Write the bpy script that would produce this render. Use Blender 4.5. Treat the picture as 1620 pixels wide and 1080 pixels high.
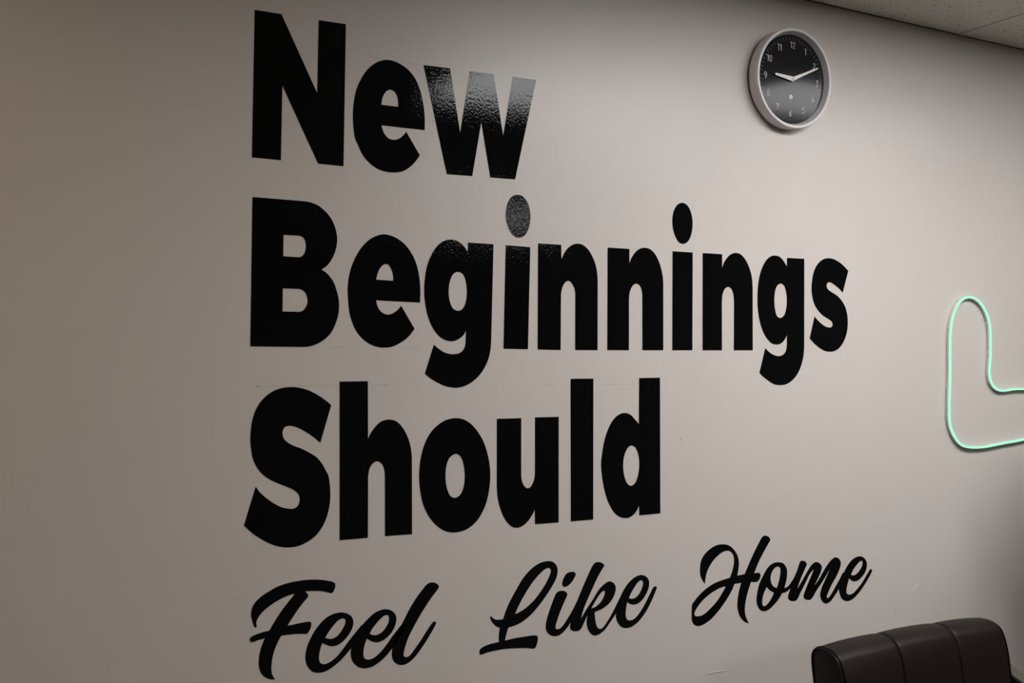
import bpy, bmesh, math, random
from mathutils import Vector, Matrix
random.seed(7)
for o in list(bpy.data.objects):
    bpy.data.objects.remove(o)
scene = bpy.context.scene
COL = scene.collection

# ---------------------------------------------------------------- camera
# wall plane is Y = 0, the room lies at Y < 0, floor Z = 0, metres
CAM_ROWS = [[0.882361, 0.0091345, 0.4704844], [-0.0068302, 0.9999549, -0.0066045], [-0.4705235, 0.0026141, 0.8823836]]
def _m(v):
    return Vector((v[0], v[2], -v[1]))
_c = [_m([CAM_ROWS[r][k] for r in range(3)]) for k in range(3)]
cam_data = bpy.data.cameras.new('camera')
cam_data.sensor_width = 36.0
cam_data.sensor_fit = 'HORIZONTAL'
cam_data.lens = 35.0
cam = bpy.data.objects.new('camera', cam_data)
COL.objects.link(cam)
cx, cy, cz = _c[0], -_c[1], -_c[2]
cam.matrix_world = Matrix(((cx.x, cy.x, cz.x, 0.0), (cx.y, cy.y, cz.y, -1.955),
                           (cx.z, cy.z, cz.z, 1.515), (0, 0, 0, 1)))
scene.camera = cam

# ---------------------------------------------------------------- world and exposure
world = bpy.data.worlds.new('world')
scene.world = world
world.use_nodes = True
world.node_tree.nodes['Background'].inputs[0].default_value = (0.02, 0.02, 0.02, 1)
vs = scene.view_settings
vs.view_transform = 'Standard'
vs.look = 'None'
vs.exposure = 0.0
vs.gamma = 1.0
vs.use_curve_mapping = False
# lit ceiling panels: (cell along the wall, row), radiance of the diffuser, colour
PANEL_LIST = [((-1, 1), 20.6, (1.0, 0.985, 0.99)), ((0, 1), 8.6, (1.0, 0.985, 0.99)),
              ((-3, 1), 4.6, (1.0, 0.79, 0.56)), ((0, 6), 20.0, (1.0, 0.97, 0.95))]  # the warm left panel is added, unseen, to lift the dim left wall

# ---------------------------------------------------------------- measured outlines on the wall plane (x, z), "!" marks a corner
LETTERS = [
    ('New', 'N', ('466.6,2173.4! 519.3,2173.7! 593.3,2026.0! 595.2,2173.9! 652.2,2174.8! 649.6,1883.7! 596.4,1884.1! 522.4,2031.9! 520.8,1883.9! 463.6,1884.0!',)),
    ('New', 'e', ('828.4,1976.9! 828.2,2002.8 824.7,2032.3 817.0,2061.3 803.9,2086.4 784.7,2103.6 763.5,2112.5 742.6,2114.4 722.0,2107.6 701.7,2091.1 686.6,2068.7 675.7,2043.2 670.5,2017.5 668.7,1992.2 670.4,1963.5 674.6,1940.9 679.7,1931.8 689.9,1911.6 705.3,1895.6 723.8,1884.7 740.4,1880.9 759.1,1880.6 778.0,1884.6 794.8,1895.1 807.5,1908.1 817.7,1922.4! 786.4,1968.8! 778.4,1959.6 769.0,1952.3 758.6,1949.1 747.1,1951.0 738.7,1958.3 733.5,1967.5 730.9,1976.4!;730.4,2019.3! 731.9,2030.8 737.0,2043.2 743.2,2050.2 749.8,2053.0 757.7,2051.3 764.1,2043.7 767.3,2031.3 767.8,2019.5!',)),
    ('New', 'w', ('824.5,2115.1! 886.3,2116.7! 911.4,1980.9! 933.9,2117.1! 991.6,2118.8! 1016.6,1985.0! 1039.6,2119.1! 1099.5,2120.3! 1047.3,1891.0! 985.3,1889.8! 962.3,2009.0! 941.2,1889.0! 880.4,1887.8!',)),
    ('Beginnings', 'B', ('465.2,1806.7! 562.1,1806.3! 579.3,1805.2 596.7,1799.9 612.4,1788.7 624.3,1775.3 632.3,1759.6 637.0,1740.8 637.4,1729.4 634.6,1712.1 627.9,1695.6 618.2,1680.9 605.6,1670.8! 615.4,1664.6 624.3,1655.5 632.2,1643.4 637.3,1628.8 641.4,1613.7 642.5,1598.5 640.7,1579.3 633.9,1558.3 624.2,1541.0 610.7,1528.5 595.2,1519.9 581.7,1515.6 570.2,1514.4! 463.6,1514.8!;527.3,1736.2! 558.8,1736.6! 565.5,1734.4 570.4,1728.4 572.6,1718.2 571.9,1708.8 568.7,1700.2 563.0,1694.9 558.3,1693.5! 526.9,1694.0!;526.7,1630.2! 558.8,1630.2! 566.4,1628.0 573.2,1621.1 576.5,1611.8 577.1,1606.2 575.3,1597.7 570.6,1590.0 564.9,1585.8 559.2,1584.5! 526.5,1584.5!',)),
    ('Beginnings', 'e', ('820.5,1609.9! 821.2,1631.4 819.7,1655.2 816.3,1675.0 809.7,1696.5 798.9,1715.8 784.0,1732.7 767.0,1743.6 752.4,1748.6 737.8,1750.3 721.4,1745.8 705.1,1736.1 691.0,1721.8 679.0,1703.8 669.2,1682.2 663.3,1660.9 660.7,1637.7 661.1,1618.6 662.8,1599.5 666.0,1580.4 672.2,1562.3 681.3,1545.1 694.6,1530.8 710.9,1520.3 727.4,1515.2 741.8,1514.1 760.5,1516.8 777.2,1524.8 794.0,1536.7 808.7,1554.1! 777.8,1602.5! 769.3,1592.8 758.9,1585.9 748.5,1583.1 738.1,1585.8 729.8,1592.5 724.6,1602.1 722.1,1612.1!;721.9,1655.0! 724.1,1665.2 729.1,1677.1 736.3,1685.6 742.9,1688.3 749.8,1685.9 755.0,1678.3 758.9,1666.7 759.6,1654.1!',)),
    ('Beginnings', 'g', ('932.5,1744.0! 994.4,1743.4! 990.3,1527.6! 988.8,1511.1 984.4,1492.6 975.3,1473.0 961.7,1454.7 945.9,1441.5 928.0,1432.5 910.1,1428.7 894.5,1429.5 876.8,1433.5 859.3,1441.8 844.0,1450.5 832.7,1459.5! 853.2,1521.4! 863.1,1513.5 876.3,1505.5 889.5,1501.7 901.7,1501.2 912.8,1503.2 920.6,1508.3 926.2,1516.9 928.3,1529.1! 928.6,1551.5! 922.6,1542.2 913.7,1535.0 902.6,1529.9 891.5,1529.0 878.3,1531.7 865.0,1539.5 854.0,1551.4 844.1,1568.3 837.5,1586.1 831.9,1611.8 829.9,1637.7 831.5,1663.6 836.0,1687.7 845.1,1711.1 858.0,1730.8 872.2,1742.7 889.8,1747.9 905.3,1745.9 917.7,1739.1 926.7,1730.5 931.8,1722.6!;909.2,1679.1 919.3,1675.2 926.1,1664.3 929.6,1647.1 930.2,1632.9 928.3,1616.6 923.2,1603.2 915.5,1596.3 908.1,1595.1 898.7,1598.5 892.0,1608.5 888.1,1621.5 886.9,1635.6 888.3,1651.7 892.6,1666.0 899.7,1675.4',)),
    ('Beginnings', 'i', ('1024.9,1743.0! 1087.2,1742.1! 1082.9,1512.6! 1021.0,1513.3!', '1054.7,1857.2 1065.4,1855.3 1075.1,1847.6 1082.3,1835.6 1086.8,1818.0 1086.9,1805.3 1084.6,1790.4 1079.2,1776.4 1070.9,1766.0 1059.0,1761.6 1048.3,1763.0 1037.6,1771.8 1029.2,1786.9 1024.9,1801.2 1024.7,1817.8 1028.4,1835.8 1035.8,1848.8 1045.2,1855.2')),
    ('Beginnings', 'n', ('1107.2,1751.7! 1168.2,1751.9! 1168.9,1719.1! 1177.6,1735.2 1188.7,1747.6 1201.3,1754.8 1212.7,1756.9 1225.4,1755.0 1239.6,1746.0 1249.9,1733.5 1259.1,1716.5 1265.2,1697.1 1267.7,1675.3! 1268.4,1511.4! 1207.4,1511.3! 1206.4,1641.2! 1204.6,1651.9 1199.5,1661.4 1194.4,1667.0 1188.1,1670.0 1181.8,1667.9 1175.6,1661.6 1170.7,1650.7 1168.3,1637.8! 1168.3,1511.1! 1108.0,1512.1!',)),
    ('Beginnings', 'n', ('1294.8,1752.3! 1356.4,1752.3! 1356.7,1718.7! 1364.6,1734.2 1376.7,1748.2 1390.3,1755.6 1402.5,1757.4 1414.9,1755.4 1428.8,1746.4 1441.4,1728.9 1449.9,1708.9 1454.8,1689.9 1456.3,1674.0! 1457.4,1512.3! 1395.8,1512.0! 1394.6,1644.9! 1392.3,1656.0 1388.2,1664.8 1382.7,1669.1 1375.9,1670.4 1369.2,1667.5 1362.5,1659.5 1358.0,1648.2 1356.2,1634.8! 1356.8,1511.8! 1295.5,1511.7!',)),
    ('Beginnings', 'i', ('1483.6,1753.3! 1545.1,1753.5! 1545.9,1512.5! 1484.4,1512.2!', '1511.7,1873.4 1523.8,1870.9 1533.9,1861.3 1541.2,1845.6 1544.3,1827.3 1543.0,1808.8 1537.3,1790.0 1527.3,1777.4 1515.3,1772.9 1503.0,1776.1 1493.0,1787.4 1485.2,1805.2 1482.2,1823.3 1483.5,1841.6 1489.6,1858.1 1499.5,1869.1')),
    ('Beginnings', 'n', ('1576.0,1753.7! 1637.6,1754.0! 1637.8,1720.6! 1646.0,1736.3 1658.0,1749.8 1670.0,1757.0 1682.2,1759.3 1696.0,1757.2 1709.9,1747.6 1720.8,1733.8 1730.2,1715.1 1735.6,1696.2 1737.9,1674.8! 1739.2,1513.4! 1677.3,1513.1! 1676.9,1639.5! 1674.7,1653.6 1670.7,1664.2 1664.6,1670.3 1657.9,1672.5 1649.5,1669.3 1643.5,1662.1 1639.1,1650.2 1637.7,1636.0! 1638.7,1512.9! 1577.4,1512.7!',)),
    ('Beginnings', 'g', ('1853.8,1755.3! 1914.5,1755.8! 1915.9,1523.4! 1913.7,1501.2 1907.2,1479.0 1897.5,1459.3 1882.8,1442.2 1864.9,1430.1 1848.7,1424.6 1832.5,1423.6 1813.3,1425.7 1794.1,1434.4 1775.0,1445.4 1761.8,1455.6! 1780.9,1519.4! 1793.6,1510.0 1806.4,1503.3 1820.8,1499.5 1832.0,1499.3 1843.3,1503.4 1851.3,1512.0 1855.1,1527.9! 1855.0,1553.6! 1849.5,1544.9 1841.5,1536.3 1830.2,1530.1 1817.4,1528.8 1803.0,1531.6 1788.6,1541.9 1775.9,1557.4 1764.7,1580.1 1758.2,1604.0 1754.6,1627.9 1754.0,1646.5 1754.8,1670.6 1758.4,1694.7 1764.6,1715.4 1775.4,1736.3 1789.6,1751.5 1803.9,1758.3 1813.4,1759.2 1827.9,1757.0 1840.9,1747.9 1853.9,1732.6!;1832.2,1687.1 1842.9,1683.3 1849.5,1671.3 1853.5,1654.3 1853.9,1637.2 1851.4,1620.1 1845.0,1605.3 1832.8,1598.2 1820.9,1602.3 1814.4,1616.8 1811.4,1633.7 1811.3,1650.6 1814.7,1670.2 1822.0,1682.6',)),
    ('Beginnings', 's', ('2075.4,1730.9! 2054.8,1670.7! 2039.8,1682.1 2024.1,1690.9 2013.8,1695.6 2005.2,1697.0 1998.3,1694.5 1995.6,1688.9 1996.7,1682.4 2003.6,1675.9 2017.4,1669.5 2034.7,1661.7 2052.1,1648.4 2064.5,1632.2 2071.6,1613.3 2074.2,1590.5 2071.9,1567.6 2065.0,1548.5 2052.9,1530.6 2037.3,1517.9 2021.8,1512.3 2008.1,1511.2 1989.3,1513.4 1970.5,1521.3 1950.2,1533.6 1935.1,1545.8! 1952.1,1604.5! 1963.3,1595.2 1976.9,1585.8 1990.5,1579.0 2004.2,1575.9 2013.8,1577.4 2017.9,1583.2 2015.5,1590.7 2007.5,1596.3 1993.8,1602.1 1976.7,1611.2 1959.7,1625.8 1949.5,1640.5 1943.7,1657.7 1940.9,1677.5 1942.4,1697.4 1947.3,1718.7 1957.3,1737.8 1972.4,1752.3 1989.4,1759.8 2004.7,1761.6 2022.0,1759.6 2041.0,1753.0 2060.3,1741.9',)),
    ('Should', 'S', ('627.9,1397.1! 605.5,1321.1! 593.4,1331.9 577.9,1342.8 562.5,1351.7 551.1,1356.2 540.7,1357.7 533.2,1355.1 529.0,1348.2 528.7,1340.8 531.5,1332.3 539.1,1324.6 551.4,1317.6 566.7,1311.4 582.1,1303.2 597.6,1293.1 609.3,1279.4 618.2,1263.8 623.2,1253.6 626.3,1234.5 627.4,1215.4 625.7,1192.8 620.0,1170.5 610.4,1150.4 597.0,1134.5 581.6,1124.5 562.6,1117.4 541.8,1116.4 523.0,1119.7 504.4,1127.4 487.7,1137.7 469.4,1151.5 454.2,1166.3! 476.4,1240.9! 485.1,1229.0 496.3,1218.2 511.1,1206.7 526.1,1197.8 539.3,1193.7 548.7,1192.5 557.2,1194.7 562.3,1200.9 564.1,1211.0 561.8,1219.6 555.0,1227.5 544.6,1233.7 531.4,1239.7 516.4,1246.5 501.5,1254.7 488.5,1265.5 477.4,1279.8 469.9,1297.6 467.1,1312.8 465.1,1334.8 465.9,1349.3 468.4,1369.4 474.6,1389.3 484.5,1406.5 498.2,1420.1 513.0,1428.7 529.7,1433.5 546.7,1434.6 563.8,1432.5 581.0,1427.2 598.5,1418.5 614.1,1408.2',)),
    ('Should', 'h', ('644.9,1444.4! 705.5,1444.8! 706.9,1325.9! 711.9,1336.3 721.0,1348.6 732.2,1359.0 742.5,1363.2 753.9,1364.2 766.5,1361.3 777.0,1353.7 787.7,1339.6 796.3,1322.6 801.7,1304.6 804.6,1284.7! 806.4,1120.8! 745.7,1121.7! 744.5,1250.9! 742.3,1262.7 738.1,1271.7 732.9,1276.4 727.8,1278.2 721.6,1276.9 715.5,1271.8 710.5,1263.4 707.6,1247.1! 708.2,1121.5! 647.6,1121.4!',)),
    ('Should', 'o', ('906.7,1363.1 926.9,1358.9 945.0,1347.2 961.0,1329.3 973.8,1308.4 983.1,1283.4 988.6,1258.4 990.4,1235.7 989.0,1211.1 983.9,1184.7 976.0,1163.7 962.5,1142.1 946.7,1128.0 928.8,1119.3 913.1,1116.9 900.9,1116.9 884.3,1120.8 866.6,1131.3 851.3,1146.4 838.1,1166.3 829.4,1187.8 823.8,1213.9 821.4,1239.9 823.3,1270.5 828.5,1296.1 838.0,1319.6 850.8,1338.1 867.1,1351.6 884.6,1360.1;906.2,1285.7 916.3,1281.2 923.1,1269.8 927.0,1253.3 928.3,1237.0 927.3,1220.8 923.6,1206.9 915.8,1195.2 904.7,1191.3 894.7,1195.9 888.0,1208.0 883.9,1223.4 882.7,1239.5 883.6,1255.5 887.1,1269.4 894.0,1280.2',)),
    ('Should', 'u', ('1005.7,1358.8! 1066.9,1358.8! 1067.8,1231.5! 1069.6,1218.9 1074.0,1209.2 1078.8,1203.7 1084.3,1201.1 1090.8,1203.0 1096.8,1210.0 1101.5,1221.3 1103.1,1231.7! 1102.2,1359.3! 1164.2,1359.1! 1166.0,1118.5! 1104.0,1119.0! 1103.3,1151.7! 1097.3,1141.6 1089.0,1130.6 1078.2,1121.0 1067.5,1115.9 1056.9,1114.7 1045.0,1118.3 1033.1,1128.6 1022.5,1144.9 1014.1,1165.2 1008.9,1186.2 1006.8,1207.0!',)),
    ('Should', 'l', ('1195.3,1445.4! 1257.5,1445.5! 1259.4,1118.0! 1198.5,1118.0!',)),
    ('Should', 'd', ('1386.8,1445.6! 1448.2,1446.0! 1451.4,1118.3! 1389.7,1118.0! 1388.7,1141.1! 1382.6,1130.4 1373.2,1121.0 1361.1,1115.3 1347.7,1114.7 1333.0,1118.9 1318.3,1129.4 1306.4,1145.6 1295.7,1167.2 1287.7,1194.0 1282.8,1218.3 1280.3,1244.7 1281.9,1262.6 1284.4,1280.0 1289.5,1301.7 1297.2,1322.3 1308.9,1342.8 1322.0,1355.6 1335.2,1361.9 1347.2,1363.2 1360.6,1359.5 1372.8,1349.9 1387.0,1335.6!;1366.0,1285.4 1376.1,1281.2 1383.7,1268.6 1387.7,1252.8 1388.6,1234.9 1386.0,1217.2 1380.7,1201.9 1374.0,1193.3 1364.6,1190.1 1355.1,1195.5 1348.4,1207.0 1343.7,1223.9 1342.5,1239.4 1344.0,1256.0 1349.2,1271.2 1357.2,1282.0',)),
    ('Feel', 'F', ('636.3,1037.3 639.3,1033.2 638.3,1024.7 634.5,1017.5 631.0,1015.8 624.7,1018.0 612.9,1021.8 597.4,1024.4 576.6,1025.4! 581.1,1020.9 583.4,1015.6 582.1,1013.0 572.6,1002.8 561.3,989.2 551.9,976.3 541.7,961.2! 554.0,962.1 569.1,963.6 588.3,963.1 590.2,959.5 588.4,950.3 584.6,943.3 580.8,940.4 567.4,942.1 552.2,943.2 529.7,943.3! 524.1,934.4 517.7,920.5 513.2,906.4 510.9,892.0 510.3,880.1 511.7,869.8 517.7,858.4! 509.9,859.9 498.8,865.2 490.4,874.7 485.7,889.1 485.6,903.8 488.2,919.0 491.8,930.4 496.7,942.1! 483.5,940.3 471.1,938.1 467.6,941.9 468.8,947.2 476.1,950.8 490.7,954.4 505.4,956.2! 514.5,970.7 527.4,989.5 540.4,1005.5 556.3,1023.3! 540.3,1020.4 521.6,1013.2 505.0,1004.1 491.3,993.7 483.1,983.7 479.9,975.9 480.3,966.7 477.8,965.7 475.0,970.1 471.3,981.5 469.4,992.7 471.1,1003.4 476.5,1013.8 488.2,1024.3 502.9,1032.8 521.4,1041.0 543.8,1046.0 568.4,1048.1 593.3,1047.4 616.6,1043.7',)),
    ('Feel', 'e', ('701.5,940.9! 686.5,914.9 673.0,898.1 658.8,883.3 643.1,870.7 625.5,861.1 615.7,858.5 606.0,858.5 594.4,861.9 584.7,872.1 579.2,885.0 578.7,898.2 581.5,912.8 588.1,928.8 597.6,944.5 611.0,959.7 624.6,969.4 638.3,973.8 653.1,974.4 666.0,970.2 675.1,962.4 678.4,952.4 676.3,940.2 670.4,929.5 660.5,918.3 648.7,910.4 636.9,907.8 627.0,909.9 613.3,917.6! 609.5,907.1 606.9,894.3 606.8,884.9 609.8,877.9 617.6,874.3 629.3,877.0 642.9,885.5 656.7,899.8 670.5,916.1 686.4,933.2 696.4,943.8!;619.1,927.2! 624.9,936.3 634.6,948.3 644.3,957.5 653.2,961.6 659.2,960.5 661.4,955.4 659.3,947.1 653.4,937.4 644.6,928.0 635.7,923.9 627.9,924.0',)),
    ('Feel', 'e', ('794.7,929.2! 779.1,905.7 765.0,888.0 750.2,872.5 735.8,861.9 719.5,854.5 701.2,853.9 689.0,858.9 678.9,869.0 674.2,881.2 673.3,892.8 675.0,902.1 679.5,913.0 687.4,927.3 696.4,941.5 710.5,955.2 724.7,965.1 737.0,969.1 748.3,969.9 761.9,965.0 770.3,955.8 772.5,945.7 769.4,932.4 761.2,918.8 747.8,907.9 735.4,903.7 727.2,903.8 717.0,907.6 707.8,914.1! 703.8,904.0 700.9,890.9 700.5,881.3 703.0,874.2 711.2,870.2 721.4,871.7 733.6,878.7 747.9,892.3 762.3,909.9 776.8,925.6 788.3,937.9!;713.8,922.9! 718.8,932.0 729.0,943.3 739.2,952.7 747.4,957.0 753.6,956.2 756.2,950.6 754.8,942.0 748.6,931.1 739.4,922.6 731.2,919.1 722.0,919.4',)),
    ('Feel', 'l', ('852.9,1014.7 863.8,1010.9 869.1,1004.0 866.1,998.3 853.1,983.7 838.1,964.5 823.3,943.5 810.6,923.3 800.2,904.9 792.9,886.2 789.4,872.9 789.9,867.0 795.2,863.7 802.6,865.6 813.1,876.6 828.0,894.4 842.9,914.3 855.7,929.6 859.6,930.7 863.4,926.7 861.2,921.9 847.3,900.8 830.2,878.2 813.3,859.8 798.5,850.4 785.8,848.5 774.3,852.5 765.8,861.5 762.8,872.7 764.2,886.2 768.6,903.2 776.9,919.7 787.2,938.0 801.8,963.8 816.5,984.8 831.4,1002.0 842.1,1012.4',)),
    ('Like', 'L', ('1140.4,1032.8 1152.8,1029.1 1161.5,1019.7 1164.1,1006.7 1160.5,992.1 1150.7,976.1 1133.7,954.6 1114.3,933.6 1092.7,915.1 1071.3,903.0 1054.7,897.8 1038.2,895.3! 1033.6,882.8 1029.7,867.4! 1050.2,869.2 1073.9,869.7 1111.2,867.8 1113.7,862.0 1111.3,849.7 1105.8,840.3 1086.1,843.4 1057.4,846.8 1031.5,848.9 1003.5,848.6 985.1,847.0 969.8,844.4 966.8,849.5 968.6,856.4 975.8,860.6 991.9,864.6 1015.0,866.2! 1014.2,877.0 1014.9,887.3 1016.6,898.0! 1007.8,901.6 999.6,909.8 993.8,918.8 992.1,923.1 994.9,925.4 999.5,920.5 1006.5,916.8 1014.6,915.6 1024.4,915.4! 1032.0,934.8 1042.4,954.4 1056.4,975.7 1072.9,999.0 1089.6,1015.1 1106.4,1026.1 1123.3,1031.9;1054.5,922.8! 1061.5,936.6 1075.6,959.0 1094.6,984.2 1113.8,1003.2 1130.8,1015.3 1140.6,1017.1 1146.0,1012.7 1144.4,1003.3 1135.9,987.2 1121.4,967.6 1102.1,947.6 1083.0,934.1 1068.7,927.0',)),
    ('Like', 'i', ('1173.1,962.0 1184.4,959.3 1190.4,952.6 1187.0,943.4 1179.6,930.3 1169.8,910.1 1162.5,891.8 1159.6,881.5 1161.4,876.6 1168.8,875.7 1177.5,880.3 1188.6,892.9 1203.5,912.5 1214.8,930.6 1221.5,940.6! 1226.2,931.4! 1213.7,909.2 1198.7,885.2 1186.3,871.8 1171.4,861.9 1157.8,860.5 1145.4,864.6 1136.7,873.8 1133.7,884.8 1136.5,901.4 1143.7,921.7 1153.4,943.9 1162.0,958.9', '1197.8,1002.2 1207.9,1001.2 1212.8,996.4 1209.3,988.2 1200.5,977.3 1190.5,970.8 1181.8,969.6 1176.8,974.4 1177.4,982.9 1182.8,994.1 1189.1,1000.3')),
    ('Like', 'k', ('1274.0,1018.1 1285.7,1014.1 1290.7,1008.8 1287.1,1002.6 1274.3,985.4 1258.9,958.7 1243.7,931.1 1233.7,910.6 1227.7,891.9! 1243.9,913.7 1259.1,931.5 1274.5,951.6 1290.0,964.1 1304.4,969.6 1317.6,964.5 1323.5,952.9 1320.4,937.8 1308.7,921.5 1290.4,909.4 1265.0,902.1! 1266.7,884.9 1272.5,866.8 1280.4,861.5 1288.2,863.8 1298.5,874.5 1314.1,894.5 1327.2,915.0 1337.7,931.5 1344.3,940.7! 1349.7,935.7! 1340.5,915.7 1322.1,889.2 1306.4,871.3 1290.8,855.8 1275.3,848.6 1264.9,848.2 1254.6,853.9 1246.8,865.7 1243.3,879.1 1244.7,897.4! 1236.4,882.2 1227.6,868.1 1220.0,864.4 1208.6,865.2 1199.8,870.6 1198.4,878.3 1202.1,892.8 1208.3,913.6 1217.0,934.1 1228.2,956.6 1243.3,985.3 1258.5,1010.9 1265.0,1016.8;1255.4,911.9! 1264.4,924.4 1277.2,940.4 1287.5,948.6 1292.2,948.5 1292.8,944.1 1288.9,933.6 1279.9,922.6 1268.3,915.2',)),
    ('Like', 'e', ('1438.0,944.2 1442.2,940.2 1439.5,933.7 1424.5,906.1 1408.2,883.4 1389.2,865.5 1370.4,855.6 1354.3,854.1 1340.9,858.2 1330.2,869.5 1324.8,884.5 1325.2,899.8 1329.9,914.7 1337.7,931.5 1348.2,948.0 1364.2,964.0 1380.3,972.8 1396.6,975.4 1410.3,970.4 1418.6,960.6 1419.3,947.1 1413.3,932.0 1399.8,915.6 1386.2,908.3 1374.1,907.4 1363.3,910.9 1356.0,915.5! 1353.4,900.9 1352.2,885.6 1355.5,875.2 1363.5,871.1 1375.7,872.8 1391.8,885.3 1408.0,905.8 1421.6,926.6 1432.5,942.3;1361.3,924.0! 1367.1,934.9 1377.8,949.3 1388.6,960.4 1396.7,962.9 1401.6,957.9 1399.5,945.8 1391.5,932.2 1380.7,923.4 1369.9,921.7',)),
    ('Home', 'H', ('1589.3,934.3! 1581.1,943.2 1574.5,956.6 1573.3,972.9 1576.3,991.2 1586.5,1006.4 1604.1,1018.8 1624.8,1026.3 1648.7,1026.8 1666.8,1021.4 1682.0,1009.5 1692.8,994.3 1697.5,977.3 1696.1,960.9 1692.5,944.0! 1716.1,945.2! 1728.3,966.1 1746.7,996.5 1762.2,1019.1 1774.7,1034.9 1784.1,1037.2 1796.8,1032.5 1801.6,1025.4 1795.3,1016.3 1778.1,993.7 1762.5,971.2 1747.7,944.4! 1765.2,943.3 1769.3,938.1 1766.0,927.7 1758.2,921.8 1737.3,923.0! 1728.8,903.0 1721.2,880.0 1717.6,859.0 1719.3,842.2 1724.6,829.7 1731.8,818.1! 1717.0,824.7 1703.0,838.2 1695.3,854.5 1693.0,871.4 1695.6,892.3 1699.5,908.5 1705.5,924.4! 1683.5,923.7! 1673.6,906.6 1655.7,885.0 1634.8,864.0 1611.2,845.8 1590.6,835.6 1570.2,831.9 1555.6,837.6 1548.3,848.9! 1548.1,869.6 1548.6,885.6! 1552.3,891.0 1566.7,904.3 1587.1,918.3 1613.5,930.6 1640.3,937.1 1668.8,941.2! 1676.3,958.1 1680.7,974.2 1681.3,988.3 1677.5,999.3 1669.9,1007.0 1660.8,1009.7 1645.8,1008.0 1627.9,999.1 1610.2,984.5 1597.0,966.0 1590.7,948.0;1656.0,921.4! 1637.4,918.7 1610.7,909.9 1584.3,895.4 1564.0,876.9 1556.9,865.1 1558.4,859.2 1568.5,856.1 1584.6,858.3 1605.1,869.8 1628.7,888.1 1643.5,905.1',)),
    ('Home', 'o', ('1832.4,964.5 1848.5,958.6 1858.4,945.0 1859.7,930.2 1856.9,913.5 1850.6,895.4! 1861.9,898.3 1874.9,909.1 1884.6,920.4 1891.1,932.0! 1897.7,928.9! 1884.7,906.9 1868.5,890.3 1855.5,884.4 1843.2,883.3! 1829.8,867.8 1813.9,855.1 1798.1,846.0 1782.3,843.3 1769.6,847.7 1760.2,858.9 1756.3,873.7 1758.4,892.6 1764.5,913.5 1775.4,931.5 1787.9,948.3 1800.5,959.1 1816.4,964.8;1828.6,953.5 1835.7,948.4 1836.4,935.0 1832.7,918.4 1824.8,898.1! 1813.6,903.4 1805.5,914.0 1803.2,928.7 1808.5,942.6 1818.1,951.4;1790.4,904.7! 1800.9,895.1 1815.3,887.1! 1807.4,875.1 1794.8,862.1 1782.2,856.3 1775.8,861.8 1776.4,876.2 1781.9,892.4',)),
    ('Home', 'm', ('1912.3,960.9 1923.9,957.1 1928.6,950.5 1924.0,941.0 1910.9,920.2 1901.1,901.5 1896.3,889.2! 1914.3,910.0 1930.8,930.5 1945.7,946.3 1960.7,952.8 1976.0,947.2 1982.8,937.8 1979.5,925.6 1971.1,911.6 1956.1,890.8! 1971.2,904.1 1988.0,924.8 2004.9,943.1 2022.0,955.8 2032.3,958.6 2046.2,953.1 2052.1,941.1 2048.1,926.4 2036.1,907.4 2019.0,886.6 2005.4,865.5 2001.0,856.0 2005.5,852.5 2015.7,859.4 2029.4,875.5 2046.5,896.3 2060.3,915.1! 2069.1,911.7! 2057.0,890.2 2044.9,871.3 2029.5,855.3 2015.8,843.1 2000.5,838.3 1986.8,843.9 1978.2,857.3 1977.2,866.1 1983.2,882.9 1994.9,901.6 2008.4,922.8 2021.4,937.8! 2005.0,920.6 1984.8,897.7 1964.6,877.4 1951.3,861.5 1942.9,855.5 1931.2,856.1 1919.6,861.4 1917.9,867.7 1922.8,879.5 1934.3,900.5 1945.9,919.1 1954.8,935.0! 1940.8,924.5 1924.3,901.5 1907.9,878.7 1893.2,859.4 1881.7,858.0 1868.7,862.2 1863.1,870.1 1868.5,885.4 1878.1,906.4 1891.1,929.5 1902.4,954.2 1905.7,959.5',)),
    ('Home', 'e', ('2165.0,914.2 2171.2,909.7 2166.9,901.9 2149.0,880.6 2127.7,859.8 2102.9,842.1 2085.3,836.5 2074.8,836.4 2059.0,843.2 2050.3,855.6 2046.0,871.2 2048.3,883.5 2055.2,900.5 2065.5,917.1 2081.2,935.8 2098.7,948.1 2121.7,953.1 2137.8,948.3 2148.7,937.1 2150.9,924.0 2145.2,909.2 2131.0,895.2 2116.8,887.8 2102.6,886.7 2090.2,891.8 2083.9,896.8! 2078.0,882.9 2073.9,868.1 2074.7,857.9 2081.7,853.1 2095.8,853.6 2113.4,863.9 2134.7,882.1 2152.5,902.0;2090.2,905.8! 2098.9,918.9 2113.0,931.5 2125.4,939.3 2132.5,939.1 2134.4,932.0 2129.1,921.0 2116.7,909.5 2102.5,903.2',)),
]
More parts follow.
